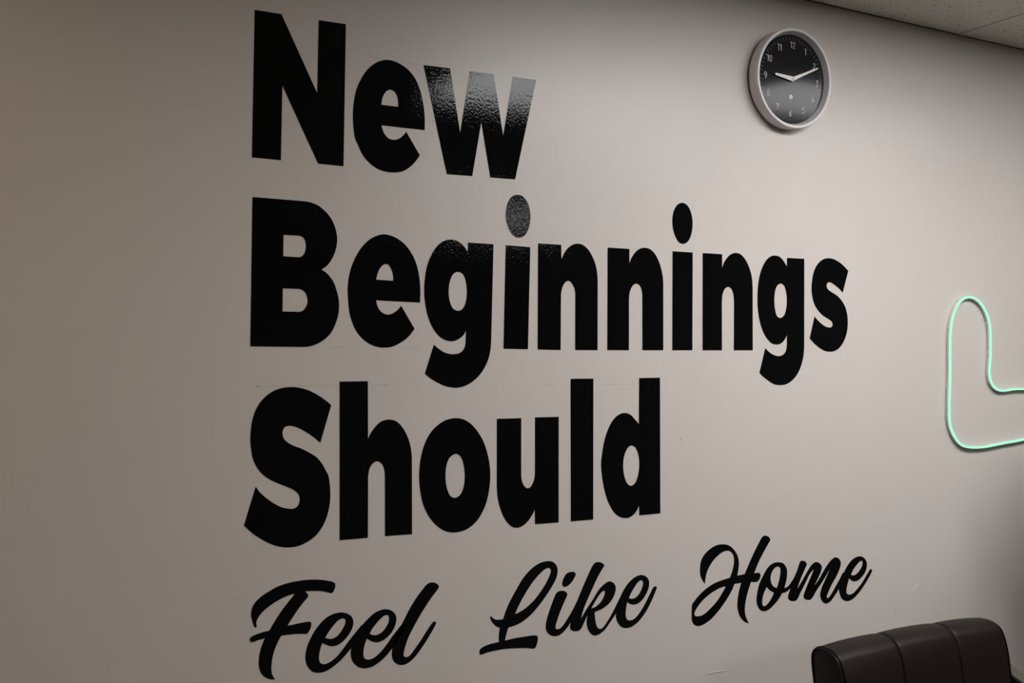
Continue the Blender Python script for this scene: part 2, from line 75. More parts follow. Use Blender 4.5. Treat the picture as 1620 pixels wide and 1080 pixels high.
NEON = [(2.8044, 1.2475), (2.7597, 1.243), (2.7188, 1.2402), (2.6784, 1.2365), (2.6386, 1.2329), (2.6071, 1.2316), (2.5733, 1.2324), (2.55, 1.2347), (2.5295, 1.2398), (2.5117, 1.2491), (2.4964, 1.2632), (2.4838, 1.2789), (2.4749, 1.2961), (2.471, 1.3148), (2.4696, 1.3368), (2.4694, 1.3706), (2.4705, 1.3983), (2.4713, 1.4321), (2.4721, 1.4659), (2.4719, 1.4997), (2.4721, 1.5542), (2.4745, 1.5796), (2.4794, 1.6034), (2.4893, 1.6273), (2.5031, 1.648), (2.5195, 1.6621), (2.5373, 1.6703), (2.5527, 1.6728), (2.5734, 1.6714), (2.5942, 1.6634), (2.6152, 1.6475), (2.6324, 1.6254), (2.6431, 1.603), (2.6478, 1.5822), (2.6495, 1.5561), (2.6496, 1.53), (2.6497, 1.5175), (2.6491, 1.4914), (2.6465, 1.4705), (2.6453, 1.4531), (2.648, 1.4357), (2.6574, 1.4182), (2.6722, 1.4058), (2.6883, 1.3995), (2.7044, 1.3975), (2.7261, 1.3981), (2.7506, 1.4004), (2.7726, 1.4015), (2.8036, 1.4009)]
PENCIL_LINE = [((0.6995, 2.1156), (0.8252, 2.1142)), ((0.6084, 1.5134), (0.6589, 1.514)), ((0.7777, 1.5139), (0.8265, 1.5148)), ((0.4791, 1.4366), (0.6448, 1.4368)), ((0.7057, 1.4361), (0.7482, 1.4362)), ((1.1209, 1.432), (1.1574, 1.432)), ((1.2664, 1.4324), (1.3851, 1.4311))]
SMUDGE = [((0.4791, 1.4366),), ((1.3289, 1.4318),), ((1.373, 1.2629),), ((0.7482, 1.4362),), ((1.5111, 1.2946),), ((1.0349, 0.961),), ((2.2624, 0.7937),), ((1.896, 0.7728),), ((0.8467, 1.9998),)]
SCRATCH = [((1.5904, 0.7112), (1.6545, 0.7099)), ((1.8223, 0.6565), (1.8331, 0.6606)), ((2.3246, 0.8364), (2.3568, 0.8517)), ((0.4579, 1.0396), (0.464, 1.0408)), ((0.466, 1.0258), (0.4764, 1.0284)), ((0.4398, 1.0312), (0.4543, 1.0277))]
CLOCK_CENTRE = (1.8411, 2.2148)

# ---------------------------------------------------------------- helpers
def tag(o, label=None, cat=None, group=None, kind=None):
    if label: o['label'] = label
    if cat: o['category'] = cat
    if group: o['group'] = group
    if kind: o['kind'] = kind
    return o

def empty(name, loc):
    o = bpy.data.objects.new(name, None)
    o.location = loc
    o.empty_display_size = 0.05
    COL.objects.link(o)
    return o

def mesh_obj(name, verts, faces, mat, parent=None, loc=(0, 0, 0), smooth=False):
    """verts in world coordinates; loc = world position of the origin"""
    lv = Vector(loc)
    me = bpy.data.meshes.new(name)
    me.from_pydata([tuple(Vector(v) - lv) for v in verts], [], faces)
    bm = bmesh.new(); bm.from_mesh(me)
    bmesh.ops.recalc_face_normals(bm, faces=bm.faces[:])
    bm.to_mesh(me); bm.free()
    return link_mesh(name, me, mat, parent, loc, smooth)

def link_mesh(name, me, mat, parent=None, loc=(0, 0, 0), smooth=False):
    if smooth:
        for p in me.polygons: p.use_smooth = True
        try: me.set_sharp_from_angle(angle=math.radians(38))
        except Exception: pass
    if mat is not None and not me.materials: me.materials.append(mat)
    o = bpy.data.objects.new(name, me)
    COL.objects.link(o)
    if parent is not None:
        o.parent = parent
        pl = Vector((0, 0, 0)); p = parent
        while p is not None:
            pl += p.location; p = p.parent
        o.location = Vector(loc) - pl
    else:
        o.location = loc
    return o

def box_bm(lo, hi, bevel=0.0, seg=2):
    bm = bmesh.new()
    bmesh.ops.create_cube(bm, size=1.0)
    for v in bm.verts:
        v.co = Vector([(lo[i] + hi[i]) / 2 + v.co[i] * (hi[i] - lo[i]) for i in range(3)])
    if bevel > 0:
        bmesh.ops.bevel(bm, geom=bm.edges[:], offset=bevel, segments=seg, affect='EDGES', profile=0.5)
    return bm

def box(name, lo, hi, mat, parent=None, bevel=0.0, seg=2):
    c = [(lo[i] + hi[i]) / 2 for i in range(2)] + [lo[2]]
    bm = box_bm(lo, hi, bevel, seg)
    bmesh.ops.translate(bm, verts=bm.verts[:], vec=-Vector(c))
    me = bpy.data.meshes.new(name); bm.to_mesh(me); bm.free()
    return link_mesh(name, me, mat, parent, c, smooth=bevel > 0)

def tube(name, pts, r, mat, parent=None, loc=(0, 0, 0), n=10, closed=False):
    P = [Vector(p) for p in pts]; V = []; F = []
    N = len(P); up = None
    for i, p in enumerate(P):
        a = P[(i - 1) % N] if (closed or i > 0) else p
        b = P[(i + 1) % N] if (closed or i < N - 1) else p
        t = (b - a).normalized()
        if up is None:
            up = t.orthogonal().normalized()
        up = (up - t * up.dot(t)).normalized()
        s = t.cross(up)
        for k in range(n):
            an = 2 * math.pi * k / n
            V.append(p + (up * math.cos(an) + s * math.sin(an)) * r)
    rng = N if closed else N - 1
    for i in range(rng):
        for k in range(n):
            j = (i + 1) % N
            F.append((i * n + k, i * n + (k + 1) % n, j * n + (k + 1) % n, j * n + k))
    if not closed:
        F.append(tuple(range(n))); F.append(tuple(range((N - 1) * n, N * n)))
    return mesh_obj(name, V, F, mat, parent, loc, True)

def catmull(P0, P1, P2, P3, n):
    """centripetal Catmull-Rom between P1 and P2, n points, P2 left out"""
    def d(a, b): return max(math.hypot(a[0] - b[0], a[1] - b[1]), 1e-9) ** 0.5
    t0 = 0; t1 = d(P0, P1); t2 = t1 + d(P1, P2); t3 = t2 + d(P2, P3)
    out = []
    for k in range(n):
        t = t1 + (t2 - t1) * k / n
        L_ = lambda A, B, a, b: ((b - t) / (b - a) * A[0] + (t - a) / (b - a) * B[0],
                                 (b - t) / (b - a) * A[1] + (t - a) / (b - a) * B[1])
        A1 = L_(P0, P1, t0, t1); A2 = L_(P1, P2, t1, t2); A3 = L_(P2, P3, t2, t3)
        B1 = L_(A1, A2, t0, t2); B2 = L_(A2, A3, t1, t3)
        out.append(L_(B1, B2, t1, t2))
    return out

def smooth_loop(pts, n=6):
    """pts = [(x, y, corner)], closed outline -> dense points"""
    N = len(pts); out = []
    for i in range(N):
        a, b = pts[i], pts[(i + 1) % N]
        if a[2] and b[2]:
            out.append((a[0], a[1])); continue
        p0 = pts[i - 1]; p3 = pts[(i + 2) % N]
        if a[2]: p0 = (2 * a[0] - b[0], 2 * a[1] - b[1])
        if b[2]: p3 = (2 * b[0] - a[0], 2 * b[1] - a[1])
        out += catmull(p0, a, b, p3, n)
    return out

def smooth_open(pts, n=6):
    out = []
    for i in range(len(pts) - 1):
        p0 = pts[i - 1] if i else (2 * pts[0][0] - pts[1][0], 2 * pts[0][1] - pts[1][1])
        p3 = pts[i + 2] if i + 2 < len(pts) else (2 * pts[-1][0] - pts[-2][0], 2 * pts[-1][1] - pts[-2][1])
        out += catmull(p0, pts[i], pts[i + 1], p3, n)
    return out + [tuple(pts[-1][:2])]

def flat_sheet(name, loops, y_back, thick, mat, parent, loc):
    """outlines (x, z) in world metres -> a thin filled sheet standing on the wall"""
    cu = bpy.data.curves.new(name, 'CURVE')
    cu.dimensions = '2D'; cu.fill_mode = 'BOTH'; cu.extrude = thick / 2
    for lp in loops:
        sp = cu.splines.new('POLY'); sp.points.add(len(lp) - 1)
        for p, (x, z) in zip(sp.points, lp): p.co = (x - loc[0], z - loc[2], 0, 1)
        sp.use_cyclic_u = True
    tmp = bpy.data.objects.new('tmp', cu); COL.objects.link(tmp)
    dg = bpy.context.evaluated_depsgraph_get(); dg.update()
    me = bpy.data.meshes.new_from_object(tmp.evaluated_get(dg))
    bpy.data.objects.remove(tmp); bpy.data.curves.remove(cu)
    me.name = name
    me.materials.clear()
    me.transform(Matrix(((1, 0, 0, 0), (0, 0, -1, y_back - thick / 2 - loc[1]), (0, 1, 0, 0), (0, 0, 0, 1))))
    return link_mesh(name, me, mat, parent, loc)

# ---------------------------------------------------------------- materials
def mat(name, col, rough=0.5, metal=0.0, spec=0.5, bump=None, **kw):
    m = bpy.data.materials.new(name); m.use_nodes = True
    nt = m.node_tree; b = nt.nodes['Principled BSDF']
    b.inputs['Base Color'].default_value = (*col, 1)
    b.inputs['Roughness'].default_value = rough
    b.inputs['Metallic'].default_value = metal
    b.inputs['Specular IOR Level'].default_value = spec
    for k, v in kw.items():
        b.inputs[k.replace('_', ' ')].default_value = v
    if bump:
        layers = bump if isinstance(bump, list) else [bump]
        tc = nt.nodes.new('ShaderNodeTexCoord'); prev = None
        for sc, strength, dist, detail in layers:
            n = nt.nodes.new('ShaderNodeTexNoise')
            n.inputs['Scale'].default_value = sc; n.inputs['Detail'].default_value = detail
            n.inputs['Roughness'].default_value = 0.55
            bp = nt.nodes.new('ShaderNodeBump')
            bp.inputs['Strength'].default_value = strength; bp.inputs['Distance'].default_value = dist
            nt.links.new(tc.outputs['Object'], n.inputs['Vector'])
            nt.links.new(n.outputs['Fac'], bp.inputs['Height'])
            if prev: nt.links.new(prev.outputs['Normal'], bp.inputs['Normal'])
            prev = bp
        nt.links.new(prev.outputs['Normal'], b.inputs['Normal'])
    return m

def mottle(m, scale, amount, detail=3.0):
    """slight uneven colour"""
    nt = m.node_tree; b = nt.nodes['Principled BSDF']; c = b.inputs['Base Color'].default_value[:3]
    tc = nt.nodes.new('ShaderNodeTexCoord'); n = nt.nodes.new('ShaderNodeTexNoise')
    n.inputs['Scale'].default_value = scale; n.inputs['Detail'].default_value = detail
    r = nt.nodes.new('ShaderNodeValToRGB')
    r.color_ramp.elements[0].position = 0.3; r.color_ramp.elements[1].position = 0.7
    r.color_ramp.elements[0].color = (*[x * (1 - amount) for x in c], 1)
    r.color_ramp.elements[1].color = (*[min(1, x * (1 + amount)) for x in c], 1)
    nt.links.new(tc.outputs['Object'], n.inputs['Vector'])
    nt.links.new(n.outputs['Fac'], r.inputs['Fac']); nt.links.new(r.outputs['Color'], b.inputs['Base Color'])
    return m

def emit(name, col, strength):
    m = bpy.data.materials.new(name); m.use_nodes = True
    b = m.node_tree.nodes['Principled BSDF']
    b.inputs['Base Color'].default_value = (0.8, 0.8, 0.8, 1)
    b.inputs['Emission Color'].default_value = (*col, 1)
    b.inputs['Emission Strength'].default_value = strength
    b.inputs['Roughness'].default_value = 0.5
    return m

M_wall = mottle(mat('painted_wall', (0.64, 0.59, 0.548), 0.36, spec=0.38,
                    bump=[(190, 0.16, 0.001, 2.0)]), 3.0, 0.008)
M_wall2 = mat('painted_room_wall', (0.34, 0.29, 0.24), 0.6)
M_vinyl = mat('black_vinyl', (0.0035, 0.0035, 0.0038), 0.05, spec=0.115,
              bump=[(165, 0.21, 0.001, 2.5)])
M_pencil = mat('pencil_mark', (0.47, 0.43, 0.395), 0.7)
M_smudge = mat('smudge', (0.22, 0.19, 0.17), 0.7)
M_scratch = mat('scratched_paint', (0.72, 0.665, 0.61), 0.5)
M_carpet = mottle(mat('carpet', (0.12, 0.11, 0.10), 0.95, bump=(300, 0.6, 0.004, 3.0)), 60, 0.25)
M_plenum = mat('dark_plenum', (0.03, 0.028, 0.025), 0.9)
M_tee = mat('painted_tee', (0.78, 0.76, 0.70), 0.45)
M_base = mat('vinyl_baseboard', (0.05, 0.045, 0.04), 0.4)
M_frame_w = mat('white_enamel', (0.75, 0.75, 0.73), 0.35)

def ceiling_tile_material():
    m = mat('mineral_tile', (0.66, 0.65, 0.60), 0.9, spec=0.2)
    nt = m.node_tree; b = nt.nodes['Principled BSDF']; L = nt.links.new
    tc = nt.nodes.new('ShaderNodeTexCoord'); oi = nt.nodes.new('ShaderNodeObjectInfo')
    off = nt.nodes.new('ShaderNodeVectorMath'); off.operation = 'SCALE'
    comb = nt.nodes.new('ShaderNodeCombineXYZ')
    L(oi.outputs['Random'], comb.inputs[0]); L(oi.outputs['Random'], comb.inputs[1])
    L(comb.outputs[0], off.inputs[0]); off.inputs['Scale'].default_value = 37.0
    add = nt.nodes.new('ShaderNodeVectorMath'); add.operation = 'ADD'
    L(tc.outputs['Object'], add.inputs[0]); L(off.outputs[0], add.inputs[1])
    masks = []
    for sc, stretch, thr, seed in ((100, 0.8, 0.27, 0.0), (92, 0.5, 0.24, 5.0), (150, 1.0, 0.27, 9.0)):
        mp = nt.nodes.new('ShaderNodeMapping')
        mp.inputs['Scale'].default_value = (stretch, 1, 1); mp.inputs['Location'].default_value = (seed, seed, 0)
        nz = nt.nodes.new('ShaderNodeTexNoise'); nz.inputs['Scale'].default_value = 160; nz.inputs['Detail'].default_value = 1
        wob = nt.nodes.new('ShaderNodeVectorMath'); wob.operation = 'SCALE'; wob.inputs['Scale'].default_value = 0.006
        av = nt.nodes.new('ShaderNodeVectorMath'); av.operation = 'ADD'
        v = nt.nodes.new('ShaderNodeTexVoronoi'); v.inputs['Scale'].default_value = sc
        L(add.outputs[0], mp.inputs['Vector']); L(add.outputs[0], nz.inputs['Vector'])
        L(nz.outputs['Color'], wob.inputs[0]); L(mp.outputs[0], av.inputs[0]); L(wob.outputs[0], av.inputs[1])
        L(av.outputs[0], v.inputs['Vector'])
        # only some cells carry a pit: the random cell colour decides its size
        sep = nt.nodes.new('ShaderNodeSeparateColor'); L(v.outputs['Color'], sep.inputs[0])
        mul = nt.nodes.new('ShaderNodeMath'); mul.operation = 'MULTIPLY'; mul.inputs[1].default_value = thr * 2.0
        sub = nt.nodes.new('ShaderNodeMath'); sub.operation = 'SUBTRACT'; sub.inputs[1].default_value = thr
        L(sep.outputs[0], mul.inputs[0]); L(mul.outputs[0], sub.inputs[0])
        lt = nt.nodes.new('ShaderNodeMath'); lt.operation = 'LESS_THAN'
        L(v.outputs['Distance'], lt.inputs[0]); L(sub.outputs[0], lt.inputs[1])
        masks.append(lt)
    mx = masks[0]
    for k in masks[1:]:
        q = nt.nodes.new('ShaderNodeMath'); q.operation = 'MAXIMUM'
        L(mx.outputs[0], q.inputs[0]); L(k.outputs[0], q.inputs[1]); mx = q
    mix = nt.nodes.new('ShaderNodeMix'); mix.data_type = 'RGBA'
    mix.inputs[6].default_value = (0.80, 0.78, 0.71, 1); mix.inputs[7].default_value = (0.26, 0.235, 0.20, 1)
    L(mx.outputs[0], mix.inputs[0]); L(mix.outputs[2], b.inputs['Base Color'])
    inv = nt.nodes.new('ShaderNodeMath'); inv.operation = 'SUBTRACT'; inv.inputs[0].default_value = 1.0
    L(mx.outputs[0], inv.inputs[1])
    bp = nt.nodes.new('ShaderNodeBump'); bp.inputs['Strength'].default_value = 0.6; bp.inputs['Distance'].default_value = 0.002
    L(inv.outputs[0], bp.inputs['Height']); L(bp.outputs['Normal'], b.inputs['Normal'])
    return m
M_tile = ceiling_tile_material()

# ---------------------------------------------------------------- room shell
XL, XR, YB, ZC = -3.6, 6.2, -7.93, 2.44
def struct(o): o['kind'] = 'structure'; return o
wall_back = struct(box('wall_back', (XL - 0.1, 0.0, -0.02), (XR + 0.1, 0.12, 2.62), M_wall))
struct(box('wall_left', (XL - 0.1, YB, -0.02), (XL, 0.0, 2.62), M_wall2))
struct(box('wall_right', (XR, YB, -0.02), (XR + 0.1, 0.0, 2.62), M_wall2))
struct(box('wall_front', (XL - 0.1, YB - 0.1, -0.02), (XR + 0.1, YB, 2.62), M_wall2))
struct(box('floor', (XL - 0.1, YB - 0.1, -0.12), (XR + 0.1, 0.1, 0.0), M_carpet))
struct(box('baseboard_back', (XL, -0.008, 0.0), (XR, -0.0005, 0.10), M_base, bevel=0.003))
ceiling = struct(box('ceiling', (XL, YB, 2.47), (XR, -0.0005, 2.60), M_plenum))

# grid: seams across the wall every 1.22 m (one at X = 2.51), along it every 0.61 m
GX, BORDER, TX, TY, TEE = 2.522, 0.83, 1.22, 0.61, 0.024
def row_y(r): return -(BORDER + (r - 1) * TY) if r else 0.0      # the row along the wall is cut wider
PANELS = [c for c, _, _ in PANEL_LIST]                            # (cell along X, row from the wall)
tile_cache = {}
k0 = math.floor((XL - GX) / TX); k1 = math.ceil((XR - GX) / TX)
rows = int(math.ceil((-YB - BORDER) / TY)) + 1
lights = []
for k in range(k0, k1):
    for r in range(rows):
        xa, xb = GX + k * TX + TEE / 2 + 0.0005, GX + (k + 1) * TX - TEE / 2 - 0.0025
        ya, yb = row_y(r) - (TEE / 2 + 0.0005 if r else 0.0050), row_y(r + 1) + TEE / 2 + 0.0015
        xa, xb = max(xa, XL + 0.002), min(xb, XR - 0.002); yb = max(yb, YB + 0.002)
        if xb - xa < 0.03 or ya - yb < 0.03: continue
        if (k, r) in PANELS:
            lights.append((PANELS.index((k, r)), xa, xb, yb, ya)); continue
        key = (round(xb - xa, 3), round(ya - yb, 3))
        loc = ((xa + xb) / 2, (ya + yb) / 2, ZC)
        if key not in tile_cache:
            bm = box_bm((-key[0] / 2, -key[1] / 2, 0), (key[0] / 2, key[1] / 2, 0.016))
            me = bpy.data.meshes.new('tile'); bm.to_mesh(me); bm.free()
            tile_cache[key] = me
        link_mesh('tile', tile_cache[key], M_tile, ceiling, loc)
for k in range(k0 + 1, k1):
    x = GX + k * TX
    box('cross_tee', (x - TEE / 2, YB + 0.002, ZC - 0.0015), (x + TEE / 2, -0.006, ZC + 0.024), M_tee, ceiling)
for r in range(1, rows):
    y = row_y(r)
    box('main_tee', (XL + 0.002, y - TEE / 2, ZC - 0.0012), (XR - 0.002, y + TEE / 2, ZC + 0.022), M_tee, ceiling)

# dark strip painting in the uneven shadow gap between border tiles and wall
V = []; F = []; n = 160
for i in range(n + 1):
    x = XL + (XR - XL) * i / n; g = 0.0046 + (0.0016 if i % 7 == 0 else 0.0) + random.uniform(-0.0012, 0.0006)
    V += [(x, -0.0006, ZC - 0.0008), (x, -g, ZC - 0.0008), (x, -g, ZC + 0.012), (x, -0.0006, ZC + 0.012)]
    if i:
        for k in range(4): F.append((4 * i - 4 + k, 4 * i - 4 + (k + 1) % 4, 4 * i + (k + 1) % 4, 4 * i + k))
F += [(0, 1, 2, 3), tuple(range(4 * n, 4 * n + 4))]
mesh_obj('gap_shadow_strip', V, F, mat('painted_gap_shadow', (0.02, 0.018, 0.014), 0.9), ceiling, (0, 0, ZC))

# recessed 2 x 4 ceiling lights (reflections show in the lettering and the clock; the warm left one is added fill)
LIGHT_LABELS = ['recessed ceiling light nearest the lettered wall, between lettering and clock',
                'dimmer recessed ceiling light close to the wall above the neon sign',
                'added weak warm fill panel in the ceiling left of all the lettering',
                'recessed ceiling light far from the lettered wall, in the middle of the room']
lights.sort()
for n, xa, xb, ya, yb in lights:
    lab = LIGHT_LABELS[n]
    M_panel = emit('lit_diffuser', PANEL_LIST[n][2], PANEL_LIST[n][1])
    t = empty('ceiling_light', ((xa + xb) / 2, (ya + yb) / 2, ZC))
    tag(t, lab, 'ceiling light', 'recessed ceiling lights')
    w, e = 0.026, 0.105                      # narrow long sides, wide end plates
    box('end_plate', (xa, ya, ZC - 0.004), (xa + e, yb, ZC + 0.02), M_frame_w, t)
    box('end_plate', (xb - e, ya, ZC - 0.004), (xb, yb, ZC + 0.02), M_frame_w, t)
    box('long_side', (xa + e, ya, ZC - 0.004), (xb - e, ya + w, ZC + 0.02), M_frame_w, t)
    box('long_side', (xa + e, yb - w, ZC - 0.004), (xb - e, yb, ZC + 0.02), M_frame_w, t)
    box('diffuser', (xa + e + 0.0005, ya + w + 0.0005, ZC + 0.001), (xb - e - 0.0005, yb - w - 0.0005, ZC + 0.006), M_panel, t)

# ---------------------------------------------------------------- vinyl lettering
def parse_loops(s):
    loops = []
    for lp in s.split(';'):
        pts = []
        for t in lp.split():
            c = t.endswith('!'); x, z = t.rstrip('!').split(',')
            pts.append((float(x) / 1000, float(z) / 1000, c))
        loops.append(smooth_loop(pts))
    return loops

ORD = {('Beginnings', 'n', 0): 'first', ('Beginnings', 'n', 1): 'second', ('Beginnings', 'n', 2): 'third',
       ('Beginnings', 'i', 0): 'first', ('Beginnings', 'i', 1): 'second',
       ('Beginnings', 'g', 0): 'first', ('Beginnings', 'g', 1): 'second',
       ('Feel', 'e', 0): 'first', ('Feel', 'e', 1): 'second'}
count = {}
for word, ch, parts in LETTERS:
    i = count.get((word, ch), 0); count[(word, ch)] = i + 1
    script = word in ('Feel', 'Like', 'Home')
    case = 'capital' if ch.isupper() else 'small'
    style = 'brush-script' if script else 'bold block'
    which = ORD.get((word, ch, i))
    label = ('black vinyl %s %s letter %s, %s in the word %s' % (style, case, ch, which + ' of its kind', word) if which
             else 'black vinyl %s %s letter %s in the word %s' % (style, case, ch, word))
    group = 'black vinyl letters of the word ' + word
    allpts = [parse_loops(p) for p in parts]
    xs = [p[0] for l in allpts[0] for p in l]; zs = [p[1] for l in allpts[0] for p in l]
    loc = ((min(xs) + max(xs)) / 2, 0.0, min(zs))
    th = 0.0003 + 0.00004 * (count[(word, ch)] + len(count)) % 0.00012   # overlapping script joints never share a plane
    if len(parts) == 1:
        o = flat_sheet('vinyl_letter', allpts[0], -0.0002, th, M_vinyl, None, loc)
        tag(o, label, 'letter', group)
    else:
        e = empty('vinyl_letter', loc); tag(e, label, 'letter', group)
        flat_sheet('stem', allpts[0], -0.0002, th, M_vinyl, e, loc)
        flat_sheet('dot', allpts[1], -0.0002, th, M_vinyl, e, loc)

# faint pencil guide lines, smudges and paint scratches on the wall
def strip(name, a, b, w, mt, y=-0.00015, th=0.0001):
    d = Vector((b[0] - a[0], 0, b[1] - a[1])); n = Vector((-d.z, 0, d.x)).normalized() * w / 2
    A = Vector((a[0], y, a[1])); B = Vector((b[0], y, b[1])); t = Vector((0, -th, 0))
    m1 = A.lerp(B, 0.15); m2 = A.lerp(B, 0.85)
    ring = [A, m1 - n, m2 - n, B, m2 + n, m1 + n]
    V = ring + [p + t for p in ring]
    F = [tuple(range(6)), tuple(range(6, 12))] + [(i, (i + 1) % 6, 6 + (i + 1) % 6, 6 + i) for i in range(6)]
    return mesh_obj(name, V, F, mt, wall_back, tuple(A))
for a, b in PENCIL_LINE: strip('pencil_line', a, b, 0.0009, M_pencil)
for a, b in SCRATCH: strip('paint_scratch', a, b, 0.0022, M_scratch, th=0.0008)
for (p,) in SMUDGE:
    r = random.uniform(0.0010, 0.0018)
    ring = [(p[0] + r * math.cos(t) * 1.3, -0.0001, p[1] + r * math.sin(t) * 0.8) for t in [k * math.pi / 5 for k in range(10)]]
    V = ring + [(x, y - 0.0001, z) for x, y, z in ring]
    F = [tuple(range(10)), tuple(range(10, 20))] + [(i, (i + 1) % 10, 10 + (i + 1) % 10, 10 + i) for i in range(10)]
    mesh_obj('smudge', V, F, M_smudge, wall_back, (p[0], 0, p[1]))

# ---------------------------------------------------------------- wall clock, 254 mm
M_case = mat('clock_case', (0.76, 0.73, 0.745), 0.38, spec=0.4)
M_dial = mat('clock_dial', (0.011, 0.011, 0.013), 0.10, spec=0.21)
M_print = mat('clock_print', (0.66, 0.65, 0.66), 0.6)
M_tick = mat('clock_tick', (0.12, 0.12, 0.125), 0.6)
M_hand = mat('clock_hand', (0.85, 0.82, 0.80), 0.4)
M_hub = mat('clock_hub', (0.62, 0.58, 0.56), 0.4)
M_bezel = mat('clock_bezel', (0.50, 0.48, 0.49), 0.45)
M_black = mat('clock_back_shell', (0.03, 0.028, 0.025), 0.6)
CX, CZ_ = CLOCK_CENTRE
clock = empty('wall_clock', (CX, 0.0, CZ_))
tag(clock, 'round wall clock with light grey case and charcoal dial showing about ten past nine', 'clock')
def lathe(name, prof, mt, n=96, parent=clock):
    """prof: (radius, distance from the wall)"""
    V = []; F = []; m = len(prof)
    for i in range(n):
        a = 2 * math.pi * i / n
        for r, d in prof: V.append((CX + r * math.cos(a), -d, CZ_ + r * math.sin(a)))
    for i in range(n):
        j = (i + 1) % n
        for k in range(m):
            k2 = (k + 1) % m
            F.append((i * m + k, j * m + k, j * m + k2, i * m + k2))
    return mesh_obj(name, V, F, mt, parent, (CX, 0, CZ_), True)
case = lathe('case', [(0.1262, 0.0035), (0.1270, 0.005), (0.1270, 0.0345), (0.1262, 0.0358), (0.1235, 0.0362), (0.1205, 0.0358), (0.1199, 0.0350), (0.1199, 0.0035)], M_case)
lathe('inner_bezel', [(0.1198, 0.0348), (0.1192, 0.0346), (0.1145, 0.0226), (0.1135, 0.0208), (0.1135, 0.0040), (0.1198, 0.0040)], M_bezel)
lathe('back_shell', [(0.1235, 0.0005), (0.1235, 0.005), (0.10, 0.005), (0.10, 0.0005)], M_black)
def disc(name, r, y0, y1, mt, cx=0.0, cz=0.0, n=64, parent=clock):
    V = []; F = []
    for y in (y0, y1):
        for i in range(n):
            a = 2 * math.pi * i / n; V.append((CX + cx + r * math.cos(a), -y, CZ_ + cz + r * math.sin(a)))
    F = [tuple(range(n)), tuple(range(n, 2 * n))] + [(i, (i + 1) % n, n + (i + 1) % n, n + i) for i in range(n)]
    return mesh_obj(name, V, F, mt, parent, (CX + cx, 0, CZ_ + cz), True)
dial = disc('dial', 0.1134, 0.016, 0.0218, M_dial, n=96)
disc('status_light', 0.0060, 0.0218, 0.0222, M_print, 0.0, -0.0450, 24)
for k in range(60):                                   # minute marks
    a = 2 * math.pi * k / 60; d = Vector((math.sin(a), 0, math.cos(a))); s = Vector((math.cos(a), 0, -math.sin(a)))
    c = Vector((CX, -0.0218, CZ_)); w = 0.00065
    q = [c + d * 0.0985 - s * w, c + d * 0.0985 + s * w, c + d * 0.1065 + s * w, c + d * 0.1065 - s * w]
    V = q + [p + Vector((0, -0.0003, 0)) for p in q]
    mesh_obj('minute_mark', V, [(0, 1, 2, 3), (4, 5, 6, 7), (0, 1, 5, 4), (1, 2, 6, 5), (2, 3, 7, 6), (3, 0, 4, 7)], M_tick, dial, tuple(c + d * 0.1))
def arc(cx, cy, rx, ry, a0, a1, n=10):
    return [(cx + rx * math.cos(math.radians(a0 + (a1 - a0) * i / n)), cy + ry * math.sin(math.radians(a0 + (a1 - a0) * i / n))) for i in range(n + 1)]
# monoline digits in a box of width 0.55, height 1
DIG = {'0': [arc(.27, .73, .22, .27, 0, 180) + arc(.27, .27, .22, .27, 180, 360) + [(.49, .73)]],
       '1': [[(.02, .93), (.02, 1.0), (.27, 1.0), (.27, 0)]],
       '2': [arc(.26, .73, .22, .27, 165, -25) + [(.04, 0), (.52, 0)]],
       '3': [[(.05, 1), (.47, 1), (.22, .60)] + arc(.24, .30, .24, .30, 90, -150)],
       '4': [[(.30, 1), (.03, .27), (.53, .27)], [(.41, .50), (.41, 0)]],
       '5': [[(.46, 1), (.10, 1), (.07, .58)] + arc(.24, .31, .24, .31, 105, -150)],
       '6': [[(.40, 1), (.10, .50)] + arc(.27, .29, .23, .29, 140, -220)],
       '7': [[(.04, .90), (.04, 1), (.50, 1), (.22, 0)]],
       '8': [arc(.27, .76, .19, .24, -90, 270, 16), arc(.27, .27, .23, .26, -90, 270, 16)],
       '9': [arc(.27, .71, .23, .29, 0, 360, 16) + [(.50, .71), (.50, .35)] + arc(.28, .27, .22, .27, 0, -120)]}
def stroke(pts, w):
    """polyline -> quads of half-width w"""
    V = []; F = []
    P = [Vector((a, b)) for a, b in pts]
    for i, p in enumerate(P):
        t = (P[min(i + 1, len(P) - 1)] - P[max(i - 1, 0)])
        t = t.normalized() if t.length > 1e-9 else Vector((1, 0))
        n = Vector((-t.y, t.x))
        if 0 < i < len(P) - 1:
            t1 = (p - P[i - 1]).normalized(); c = max(0.55, abs(t.dot(t1))); ww = w / c
        else: ww = w
        V += [p + n * ww, p - n * ww]
        if i: F.append((2 * i - 2, 2 * i - 1, 2 * i + 1, 2 * i))
    return V, F
DH = 0.0152
for h in range(1, 13):
    a = 2 * math.pi * h / 12; cx, cz = 0.0885 * math.sin(a), 0.0870 * math.cos(a)
    txt = str(h); adv = 0.66 if len(txt) == 1 else 0.60
    wid = (len(txt) - 1) * 0.56 + (0.32 if txt[-1] == '1' else 0.54)
    V = []; F = []; pen = -wid / 2
    for dch in txt:
        for st in DIG[dch]:
            v, f = stroke(st, 0.052); b0 = len(V)
            V += [(CX + cx + (p.x + pen) * DH * 0.95, -0.0221, CZ_ + cz + (p.y - 0.5) * DH) for p in v]
            F += [tuple(b0 + q for q in ff) for ff in f]
        pen += 0.56 if dch == '1' else 0.66
    nv = len(V); V += [(x, y + 0.0003, z) for x, y, z in V]
    F2 = F + [tuple(q + nv for q in reversed(ff)) for ff in F]
    me = bpy.data.meshes.new('numeral'); L0 = Vector((CX + cx, 0, CZ_ + cz))
    me.from_pydata([tuple(Vector(p) - L0) for p in V], [], F2)
    link_mesh('numeral', me, M_print, dial, tuple(L0))
